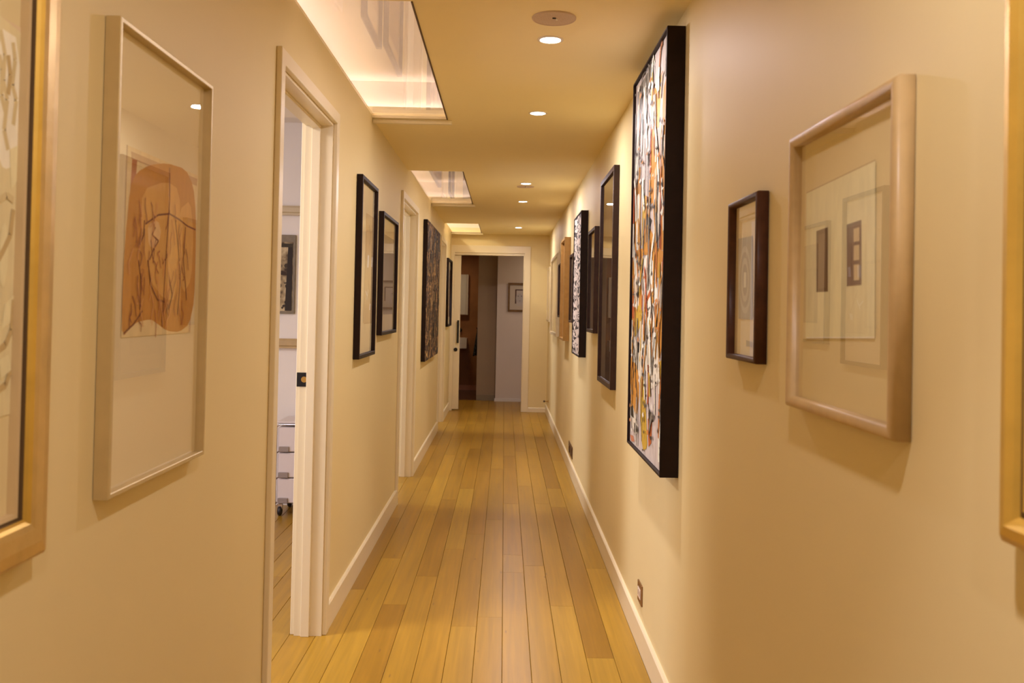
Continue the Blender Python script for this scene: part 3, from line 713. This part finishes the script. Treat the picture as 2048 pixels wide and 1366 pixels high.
WI=[
  ('p',[(-0.193,0.416),(0.134,0.426),(0.14,0.147),(-0.186,0.136)],(214, 186, 134)),
  ('l',[(-0.193,0.416),(0.134,0.426)],(178, 140, 90)),  # shadow under the mat opening's upper edge, drawn as a darker line
  ('l',[(-0.18,0.137),(0.14,0.147)],(235, 210, 165)),  # light caught by the lower mat bevel, drawn as a pale line
  ('p',[(-0.133,0.337),(-0.073,0.339),(-0.068,0.223),(-0.128,0.223)],(112, 78, 42)),
  ('p',[(-0.122,0.329),(-0.083,0.33),(-0.079,0.23),(-0.118,0.229)],(126, 90, 52)),
  ('p',[(0.018,0.335),(0.081,0.337),(0.085,0.231),(0.022,0.23)],(104, 70, 52)),
  ('p',[(0.049,0.325),(0.073,0.326),(0.074,0.303),(0.05,0.303)],(196, 160, 110)),
  ('p',[(0.051,0.297),(0.074,0.297),(0.075,0.272),(0.051,0.272)],(196, 160, 110)),
  ('p',[(0.052,0.265),(0.075,0.265),(0.076,0.239),(0.053,0.239)],(196, 160, 110)),
  ('l',[(0.034,0.333),(0.044,0.23)],(90, 60, 46)),
]


# ---- left wall
# gold frame nearest on the left
t, W, Hh = picture('wide gold frame with pale brown abstract print, cut by the left edge of the photo', 'picture frame', 'L', .62, 1.432, .984, 2.02)
gp = [(0, 0), (0, .020), (.003, .027), (.010, .033), (.028, .036), (.050, .0365), (.060, .035), (.065, .031), (.068, .026), (.069, .021), (.072, .021), (.078, .020), (.078, 0)]
moulding(W, Hh, gp, [0, 0, 1, 1, 1, 1, 0, 0, 2, 2, 3, 3, 3], t, mats=[m_gold, m_gold2, m_groove, m_slip])
sheet('mat', -W/2+.076, W/2-.076, .076, Hh-.076, -.004, m_mat2, t, .003)
pr = sheet('print', -.33, .329, .225, .80, -.007, mat('print_paper', (.74, .60, .38), .8), t, .0008)
drawn('print_shapes', GL, m_ink, pr, -.008, lw=.010)
rest = []
for i in range(46):
    x = random.uniform(-.33, .24); z = random.uniform(.26, .76); c = random.choice([(196,160,104), (212,180,124), (180,140,84), (222,192,150)])
    pts = [(x, z)]
    for k in range(4): pts.append((pts[-1][0] + random.uniform(-.02, .02), min(.79, pts[-1][1] + random.uniform(.01, .05))))
    rest.append(('l', pts, c))
drawn('brush_strokes', rest, m_ink, pr, -.0098, dz=.00002, lw=.014)

# silver frame with the orange print
t, W, Hh = framed('thin champagne metal frame holding an orange brown print, left wall before the open doorway', 'L', 1.655, 2.180, 1.02, 1.90, .010, .028, m_silver, deep=.010)
pr = sheet('print', -W/2+.085, W/2-.062, .292, .659, -.0085, mat('print_tan', (.62, .46, .26), .8, noise=.05), t, .0006)
drawn('print_shapes', SIL, m_ink, pr, -.0092, dz=.00008, lw=.004)
vein = []
for i in range(70):
    x = random.uniform(-.15, .16); z = random.uniform(.34, .58)
    pts = [(x, z)]
    for k in range(3): pts.append((pts[-1][0] + random.uniform(-.012, .012), pts[-1][1] - random.uniform(.005, .025)))
    vein.append(('l', pts, random.choice([(150,78,26), (132,66,22), (206,136,70), (164,88,34)])))
drawn('veins', vein, m_ink, pr, -.0106, dz=.00002, lw=.0025)

# black frames A and B
t, W, Hh = framed('tall black frame with narrow tan print under a cream mat, right after the open doorway', 'L', 4.46, 5.01, 1.12, 2.03, .020, .030, m_ebony, deep=.012)
pr = sheet('print', -.02, .245, .17, .745, -.0105, mat('print_sand', (.56, .40, .22), .8, noise=.12, nscale=12), t, .0006)
drawn('print_shapes', DA, m_ink, pr, -.0112, dz=.0001, lw=.010)
t, W, Hh = framed('shorter black frame with grey print, hung between the tall black frame and second doorway', 'L', 5.26, 5.98, 1.215, 1.935, .020, .030, m_ebony, deep=.012)
pr = sheet('print', -.18, .28, .12, .60, -.0105, mat('print_grey', (.34, .27, .19), .8, noise=.15, nscale=9), t, .0006)
# dark textured canvas
t, W, Hh = picture('dark brown bark textured canvas with black edges, beyond the second doorway', 'painting', 'L', 8.10, 9.67, .90, 2.17, nm='canvas_painting')
obj('stretcher', bx(-W/2, W/2, -.036, 0, 0, Hh), m_ebony, t, bevel=.002)
m_bark = ramp_mat('bark_paint', [(.40, (.010, .004, .002)), (.49, (.045, .018, .005)), (.56, (.16, .075, .02)), (.63, (.42, .25, .08)), (.72, (.66, .46, .17))], (9, 9, 22), 9, .75, 1.4, .6)
sheet('painted_canvas', -W/2+.001, W/2-.001, .001, Hh-.001, -.036, m_bark, t, .0015)
ridg = []
for i in range(200):
    x = random.uniform(-W/2+.02, W/2-.02); z = random.uniform(.05, Hh-.05); pts = [(x, z)]
    for k in range(4): pts.append((pts[-1][0] + random.uniform(-.012, .012), min(Hh-.01, pts[-1][1] + random.uniform(.01, .04))))
    ridg.append(('l', pts, random.choice([(120,76,36), (60,32,14), (36,18,10), (176,124,66), (24,12,8), (30,14,8)]), random.uniform(.02, .06)))
drawn('paint_ridges', ridg, m_oil, t, -.038, dz=.0001)
# small rounded black frame near the far wall
t, W, Hh = picture('black frame with dark print between pale strips, last on the left before the far wall', 'picture frame', 'L', 11.33, 12.10, 1.15, 2.01)
moulding(W, Hh, prof_round(.026, .036), parent=t, mats=m_ebony, smooth=True)
mt_ = sheet('mat', -W/2+.024, W/2-.024, .024, Hh-.024, -.006, m_mat, t, .004)
pr = sheet('print', -W/2+.024, W/2-.024, .12, Hh-.13, -.0102, ramp_mat('brown_print', [(.35, (.05, .025, .02)), (.6, (.20, .10, .06))], (6, 6, 3), 5), t, .0006)
bm = bmesh.new(); v = [bm.verts.new(p) for p in ((-W/2+.025, -.016, .025), (W/2-.025, -.016, .025), (W/2-.025, -.016, Hh-.025), (-W/2+.025, -.016, Hh-.025))]; bm.faces.new(v)
me = bpy.data.meshes.new('glass'); bm.to_mesh(me); bm.free(); link('glass', me, m_glass, t)

# ---- right wall, near to far
t, W, Hh = picture('thick gold frame cut by the right edge of the photo', 'picture frame', 'R', .38, 1.03, 1.127, 2.0)
gp2 = [(0, 0), (0, .016), (.003, .022), (.012, .030), (.024, .032), (.032, .026), (.036, .020), (.044, .022), (.050, .018), (.054, .010), (.060, .010), (.060, 0)]
moulding(W, Hh, gp2, [0, 0, 0, 0, 0, 0, 2, 0, 0, 2, 2, 2], t, mats=[m_gold, m_gold2, m_groove])
sheet('mat', -W/2+.058, W/2-.058, .058, Hh-.058, -.003, m_mat2, t, .003)
sheet('print', -.15, .15, .2, .66, -.0062, ramp_mat('ochre_print', [(.35, (.30, .17, .06)), (.6, (.62, .45, .24))], (7, 7, 4), 5), t, .0006)
# window print
t, W, Hh = framed('tan rounded wood frame with pale print of two small dark windows', 'R', 1.308, 1.806, 1.20, 1.732, .021, .030, m_rose, kind='round', matm=m_mat2, deep=.010)
drawn('print_shapes', WI, m_ink, t, -.0100, dz=.00006, lw=.0022)
# small dark brown frame
t, W, Hh = framed('small dark walnut frame with grey print of pale ovals on cream mat', 'R', 2.035, 2.30, 1.268, 1.658, .013, .028, m_walnut, kind='round', deep=.010)
drawn('print_shapes', SM, m_ink, t, -.0100, dz=.00006, lw=.002)
# large painting
t, W, Hh = picture('large orange white and black streaked painting in a deep black box frame', 'painting', 'R', 3.035, 3.843, .83, 2.343, nm='canvas_painting')
moulding(W, Hh, [(0, 0), (0, .0605), (.001, .0615), (.007, .0615), (.008, .0605), (.008, .046), (.014, .046), (.014, 0)], parent=t, mats=m_ebony)
cv = sheet('canvas', -W/2+.010, W/2-.010, .010, Hh-.010, -.046, ramp_mat('white_ground', [(.3, (.42, .36, .31)), (.55, (.56, .50, .44))], (30, 30, 8), 5, .6, .5, .4), t, .004)
c_ = (-W/2+.012, W/2-.012, .012, Hh-.012)
drawn('painted_shapes', BIG, m_oil, cv, -.0502, dz=.00012, clip=c_, ill=ILL2)
rng = random.Random(11); st = []
for i in range(200):
    x = rng.uniform(*c_[:2]); z = rng.uniform(c_[2], c_[3]-.05)
    q = rng.random(); u = (x-c_[0])/W; vv = z/Hh
    if q < .40: c = rng.choice([(40,30,26), (60,46,40), (84,70,62), (30,22,20)]); wd = rng.uniform(.005, .012)
    elif q < .62: c = rng.choice([(232,214,202), (226,204,188), (238,224,212)]); wd = rng.uniform(.012, .03)
    elif q < .88: c = rng.choice([(200,128,44), (206,138,52), (194,146,46), (188,104,40)]); wd = rng.uniform(.010, .03)
    else: c = rng.choice([(120,105,95), (150,130,116), (176,72,34)]); wd = rng.uniform(.010, .03)
    if vv > .55 and u < .5 and c[0] > 170 and c[2] < 70 and rng.random() < .7: c = (232, 214, 202)
    pts = [(x, z)]; dx = rng.uniform(-.004, .004)
    for k in range(rng.randint(2, 6)):
        dx += rng.uniform(-.012, .012); pts.append((pts[-1][0] + dx, pts[-1][1] + rng.uniform(.02, .055)))
    st.append(('l', pts, c, wd))
for i in range(120):
    x = rng.uniform(*c_[:2]); z = rng.uniform(c_[2], c_[3]-.02); a, b = rng.uniform(.010, .030), rng.uniform(.004, .014)
    st.append(('p', [(x-a, z), (x, z-b), (x+a, z-b*.2), (x+a*.4, z+b)], rng.choice([(40,30,26), (232,214,202), (84,70,62), (200,120,60)])))
drawn('brush_strokes', st, m_oil, cv, -.0516, dz=.00012, clip=(c_[0]+.022, c_[1]-.022, c_[2]+.004, c_[3]-.004), ill=ILL2)
# large dark frame with dark print
t, W, Hh = framed('large black framed dark print under glass, right after the streaked painting', 'R', 4.755, 5.42, .97, 2.15, .028, .030, m_ebony2, matm=mat('dark_mat', (.085, .055, .030), .85, noise=.1), deep=.016)
sheet('print', -.13, .13, .16, 1.0, -.0145, ramp_mat('umber_print', [(.35, (.05, .03, .015)), (.65, (.16, .10, .05))], (16, 16, 3), 5), t, .0006)
# medium dark frame
t, W, Hh = framed('medium brown black frame with dark print, between the big black frame and patterned canvas', 'R', 5.73, 6.18, 1.24, 1.918, .022, .030, m_ebony2, matm=mat('grey_mat', (.13, .095, .065), .85), deep=.014)
sheet('print', -.12, .12, .14, .54, -.0125, ramp_mat('slate_print', [(.35, (.08, .06, .04)), (.65, (.20, .15, .10))], (10, 10, 6), 5), t, .0006)
# black and white canvas
t, W, Hh = picture('canvas covered in black squiggles on white, in a deep black box frame', 'painting', 'R', 6.53, 7.20, 1.047, 2.105, nm='canvas_painting')
moulding(W, Hh, [(0, 0), (0, .0505), (.001, .0515), (.009, .0515), (.010, .0505), (.010, .042), (.016, .042), (.016, 0)], parent=t, mats=m_ebony)
m_bw = ramp_mat('squiggle_paint', [(.0, (.72, .64, .56)), (.60, (.72, .64, .56)), (.66, (.02, .016, .016)), (1, (.02, .016, .016))], (4, 4, 17), 1.0, .6, .8, contour=8)
sheet('canvas', -W/2+.011, W/2-.011, .011, Hh-.011, -.042, m_bw, t, .004)
# narrow brown frame beyond the patterned canvas
t, W, Hh = framed('small brown black frame with pale print, just beyond the black and white canvas', 'R', 7.60, 7.955, 1.28, 1.863, .020, .028, m_ebony2, deep=.012)
sheet('print', -.09, .09, .13, .45, -.0105, mat('print_grey', (.34, .27, .19), .8), t, .0006)
# honey wood box frame
t, W, Hh = picture('deep honey coloured wooden box frame with matching panel inside', 'picture frame', 'R', 8.25, 8.80, 1.106, 2.05)
moulding(W, Hh, prof_box(.022, .055, .004), parent=t, mats=m_tanw)
pn = sheet('panel', -W/2+.02, W/2-.02, .02, Hh-.02, -.022, ramp_mat('honey_panel', [(.35, (.26, .14, .035)), (.65, (.44, .26, .08))], (12, 12, 3), 5), t, .004)
# slim dark frame
t, W, Hh = framed('slim black frame, narrow, between the honey wood box and the large cream frame', 'R', 9.22, 9.56, 1.312, 1.862, .016, .034, m_ebony2, deep=.014)
sheet('print', -.08, .08, .12, .42, -.0125, mat('print_sand', (.56, .40, .22), .8), t, .0006)
# cream frames at the far end
t, W, Hh = framed('large cream wooden frame with pale print, second from the far end', 'R', 9.75, 11.10, 1.10, 2.00, .032, .034, m_cream, matm=m_mat2, deep=.014)
sheet('print', -.42, .42, .18, .72, -.0125, mat('print_paper', (.74, .60, .38), .8), t, .0006)
t, W, Hh = framed('smaller cream wooden frame with pale print, last on the right by the far wall', 'R', 11.60, 12.22, 1.235, 1.94, .028, .024, m_cream, matm=m_mat2, deep=.012)
sheet('print', -.18, .18, .14, .56, -.0105, mat('print_buff', (.66, .52, .30), .8, noise=.05), t, .0006)

# ------------------------------------------------------------------ power points and door stop
m_bronze = mat('bronze_plate', (.30, .16, .06), .35, .7)
t = thing('wall_outlet', 'bronze wall outlet plate with cream insert below the streaked painting', 'outlet', (XR, 3.797, .171), -PI/2, 'outlets low on the right wall')
obj('plate', bx(-.054, .054, -.006, 0, 0, .084), m_bronze, t, bevel=.0015)
ins = obj('insert', bx(-.034, .034, -.0085, -.006, .022, .062), mat('cream_plastic', (.82, .70, .55), .4), t, bevel=.001)
for x in (-.016, .016): obj('socket_slot', bx(x-.003, x+.003, -.0092, -.0085, .032, .052), m_bronze, ins)
t = thing('wall_outlet', 'dark bronze double outlet plate low on the wall under the small brown black frame', 'outlet', (XR, 7.78, .145), -PI/2, 'outlets low on the right wall')
obj('plate', bx(-.20, .20, -.006, 0, 0, .10), mat('dark_bronze_plate', (.13, .06, .02), .4, .5), t, bevel=.0015)
for x in (-.10, .10):
    ins = obj('socket', bx(x-.06, x+.06, -.010, -.006, .02, .08), mat('dark_socket', (.06, .03, .015), .4), t, bevel=.001)
    obj('switch', bx(x+.02, x+.04, -.013, -.010, .055, .07), m_bronze, ins)
t = thing('door_stop', 'small brass door stop low on the right wall by the far corner', 'door stop', (XR, 11.77, .205), -PI/2)
for nm, pr in (('base', [(0, .006), (.016, .006), (.018, 0)]), ('stem', [(.006, .006), (.006, .045), (.009, .045)]), ('bumper', [(.010, .044), (.013, .050), (.013, .062), (.008, .066), (0, .066)])):
    bm = bmesh.new(); lathe(bm, pr, 16); bmesh.ops.transform(bm, matrix=Matrix.Rotation(PI/2, 4, 'X'), verts=bm.verts[:])
    obj(nm, bm, mat('brass', (.55, .32, .08), .3, 1) if nm != 'bumper' else mat('rubber', (.05, .03, .02), .6), t, smooth=True)

# ------------------------------------------------------------------ side room
t = thing('framed_print', 'old sepia and black print on the side room wall, seen through the open doorway', 'picture frame', (-1.735, RF, 1.320))
obj('frame', bx(-.28, .28, -.022, 0, 0, .546), mat('grey_bronze_frame', (.20, .16, .10), .5, noise=.2, nscale=30), t, bevel=.002)
pr = sheet('print', -.264, .264, .018, .497, -.022, ramp_mat('sepia_print', [(.36, (.05, .03, .02)), (.5, (.36, .28, .16)), (.62, (.58, .48, .30))], (16, 16, 16), 7, .8), t, .0012)
rr_ = random.Random(5); bl = []
for i in range(60):
    x = rr_.uniform(-.245, .245); z = rr_.uniform(.04, .46); a = rr_.uniform(.004, .014); b = rr_.uniform(.006, .02)
    bl.append(('p', [(x-a, z), (x, z-b), (x+a, z), (x+a*.5, z+b), (x-a*.6, z+b*.7)], rr_.choice([(40,28,20), (60,44,30), (90,70,48)])))
bl.append(('p', [(.215, .02), (.262, .02), (.262, .48), (.23, .48)], (44, 32, 24)))
bl.append(('p', [(-.26, .46), (.26, .46), (.26, .485), (-.26, .485)], (60, 46, 30)))
drawn('print_shapes', bl, m_ink, pr, -.0236, dz=.0001)
# drawer trolley
m_chrome = mat('chrome', (.62, .58, .56), .18, 1)
m_clear = mat('frosted_plastic', (.72, .66, .66), .35)
t = thing('drawer_trolley', 'chrome trolley with frosted plastic drawers on castors in the side room', 'trolley', (-1.275, 6.13, 0))
hw, hd = .200, .155
bm = bmesh.new(); tube(bm, [(-hw, -hd, .075), (-hw, -hd, .58), (-hw+.02, -hd, .60), (hw-.02, -hd, .60), (hw, -hd, .58), (hw, -hd, .075)], .0065); obj('chrome_frame', bm, m_chrome, t, smooth=True)
bm = bmesh.new(); tube(bm, [(-hw, hd, .075), (-hw, hd, .58), (-hw+.02, hd, .60), (hw-.02, hd, .60), (hw, hd, .58), (hw, hd, .075)], .0065); obj('chrome_frame', bm, m_chrome, t, smooth=True)
for x in (-hw, hd*0+hw):
    for z in (.08, .24, .41, .585):
        bm = bmesh.new(); tube(bm, [(x, -hd, z), (x, hd, z)], .005, 8); obj('side_rail', bm, m_chrome, t, smooth=True)
for z in (.085, .252, .420):
    bm = bx(-hw+.010, hw-.010, -hd+.004, hd-.004, z, z+.160)
    dr = obj('drawer', bm, m_clear, t, bevel=.006)
    bm = bmesh.new(); box(bm, -hw+.02, -hw+.085, -hd-.012, -hd+.004, z+.0, z+.035); obj('handle', bm, mat('grey_plastic', (.30, .25, .23), .4), dr, bevel=.003)
obj('top_panel', bx(-hw, hw, -hd, hd, .606, .618), m_clear, t, bevel=.003)
for x in (-hw+.02, hw-.02):
    for y in (-hd+.02, hd-.02):
        bm = bmesh.new(); lathe(bm, [(0, .012), (.026, .012), (.032, .006), (.032, -.006), (.026, -.012), (0, -.012)], 20)
        bmesh.ops.transform(bm, matrix=Matrix.Translation((x+.01, y, .032)) @ Matrix.Rotation(PI/2, 4, 'Y'), verts=bm.verts[:])
        wh = obj('castor', bm, mat('black_rubber', (.02, .016, .018), .4), t, smooth=True)
        obj('castor_fork', bx(x-.008, x+.028, y-.008, y+.008, .045, .078), m_chrome, wh, bevel=.002)

# ------------------------------------------------------------------ hall and washroom things
t = thing('framed_print', 'small gilt framed portrait print on the lilac wall beyond the far doorway', 'picture frame', (.262, 13.69, 1.352))
W, Hh = .43, .43
moulding(W, Hh, prof_box(.028, .025), parent=t, mats=mat('dark_gilt', (.17, .085, .02), .4, .4, noise=.3, nscale=40))
sheet('mat', -W/2+.026, W/2-.026, .026, Hh-.026, -.004, mat('grey_cream_mat', (.62, .54, .44), .8), t, .003)
ib = sheet('inner_border', -.108, .108, .12, .335, -.007, mat('dark_brown_border', (.09, .04, .03), .7), t, .001)
pr = sheet('print', -.088, .088, .085, .318, -.008, mat('pale_print', (.60, .54, .50), .8), ib, .001)
face = [('p', [(-.05+.055*math.cos(a*PI/8)+.01, .20+.075*math.sin(a*PI/8)) for a in range(16)], (176, 150, 130)),
        ('p', [(-.07, .235), (-.055, .240), (-.052, .228), (-.068, .226)], (70, 50, 40)), ('p', [(-.02, .238), (-.006, .240), (-.004, .228), (-.018, .228)], (70, 50, 40)),
        ('p', [(-.055, .165), (-.02, .165), (-.03, .158), (-.046, .158)], (110, 80, 66))]
drawn('print_shapes', face, m_ink, pr, -.0092, dz=.0001)
t = thing('mirror_cabinet', 'slim mirrored cabinet above the basin in the dim washroom', 'cabinet', (-.82, 15.50, 1.276))
obj('cabinet_body', bx(-.2, .2, -.10, 0, 0, .684), mat('cabinet_white', (.74, .70, .64), .4), t, bevel=.002)
obj('mirror_door', bx(-.2, .165, -.112, -.102, .004, .680), mat('pale_door', (.80, .82, .80), .12, .0), t, bevel=.002)
t = thing('wash_basin', 'white boxy wall hung basin below the mirrored cabinet in the washroom', 'basin', (-.84, 15.50, .717))
pts = plate([-.22, -.19, .19, .22], [-.36, -.33, -.05, 0], .06, .173, {(1, 1)})
o = obj('bowl_rim', pts, mat('ceramic', (.80, .76, .70), .15), t)
obj('bowl_body', bx(-.22, .22, -.36, 0, 0, .06), mat('ceramic', (.8, .76, .7), .15), t, bevel=.004)
t = thing('wall_tap', 'black round wall tap above the boxy basin', 'tap', (-.75, 15.50, 1.015))
bm = bmesh.new(); lathe(bm, [(0, .05), (.03, .048), (.034, .04), (.034, 0)], 24); bmesh.ops.transform(bm, matrix=Matrix.Rotation(PI/2, 4, 'X'), verts=bm.verts[:]); obj('mixer_handle', bm, m_black, t, smooth=True)
bm = bmesh.new(); tube(bm, [(-.08, 0, .0), (-.08, -.14, .0), (-.08, -.165, -.012), (-.08, -.17, -.04)], .011); obj('spout', bm, m_black, t, smooth=True)
t = thing('hand_towel', 'dark speckled hand towel hanging on the washroom wall beside the basin', 'towel', (-.400, 14.95, .62))
bm = bmesh.new(); nz, na = 14, 20
rows = []
for i in range(nz+1):
    v = i/nz; z = .44*v; wd = .085*(1-v)**.7 + .014; dp = .03*(1-v) + .012
    rows.append([bm.verts.new((-.032 - dp*math.sin(2*PI*k/na)*(1+.25*math.sin(3*2*PI*k/na)) - .038*(1-v), wd*math.cos(2*PI*k/na)*1.2, z + .012*math.sin(4*PI*k/na)*(1-v))) for k in range(na)])
for a, b in zip(rows, rows[1:]):
    for k in range(na): bm.faces.new((a[k], a[(k+1) % na], b[(k+1) % na], b[k]))
bm.faces.new(rows[0][::-1]); bm.faces.new(rows[-1])
obj('cloth', bm, ramp_mat('speckled_cloth', [(.5, (.006, .010, .014)), (.62, (.02, .035, .04)), (.70, (.30, .28, .22))], (90, 90, 90), 2, .9), t, smooth=True)
bm = bmesh.new(); tube(bm, [(0, 0, .44), (-.05, 0, .44), (-.055, 0, .455)], .008); obj('hook', bm, m_black, t, smooth=True)
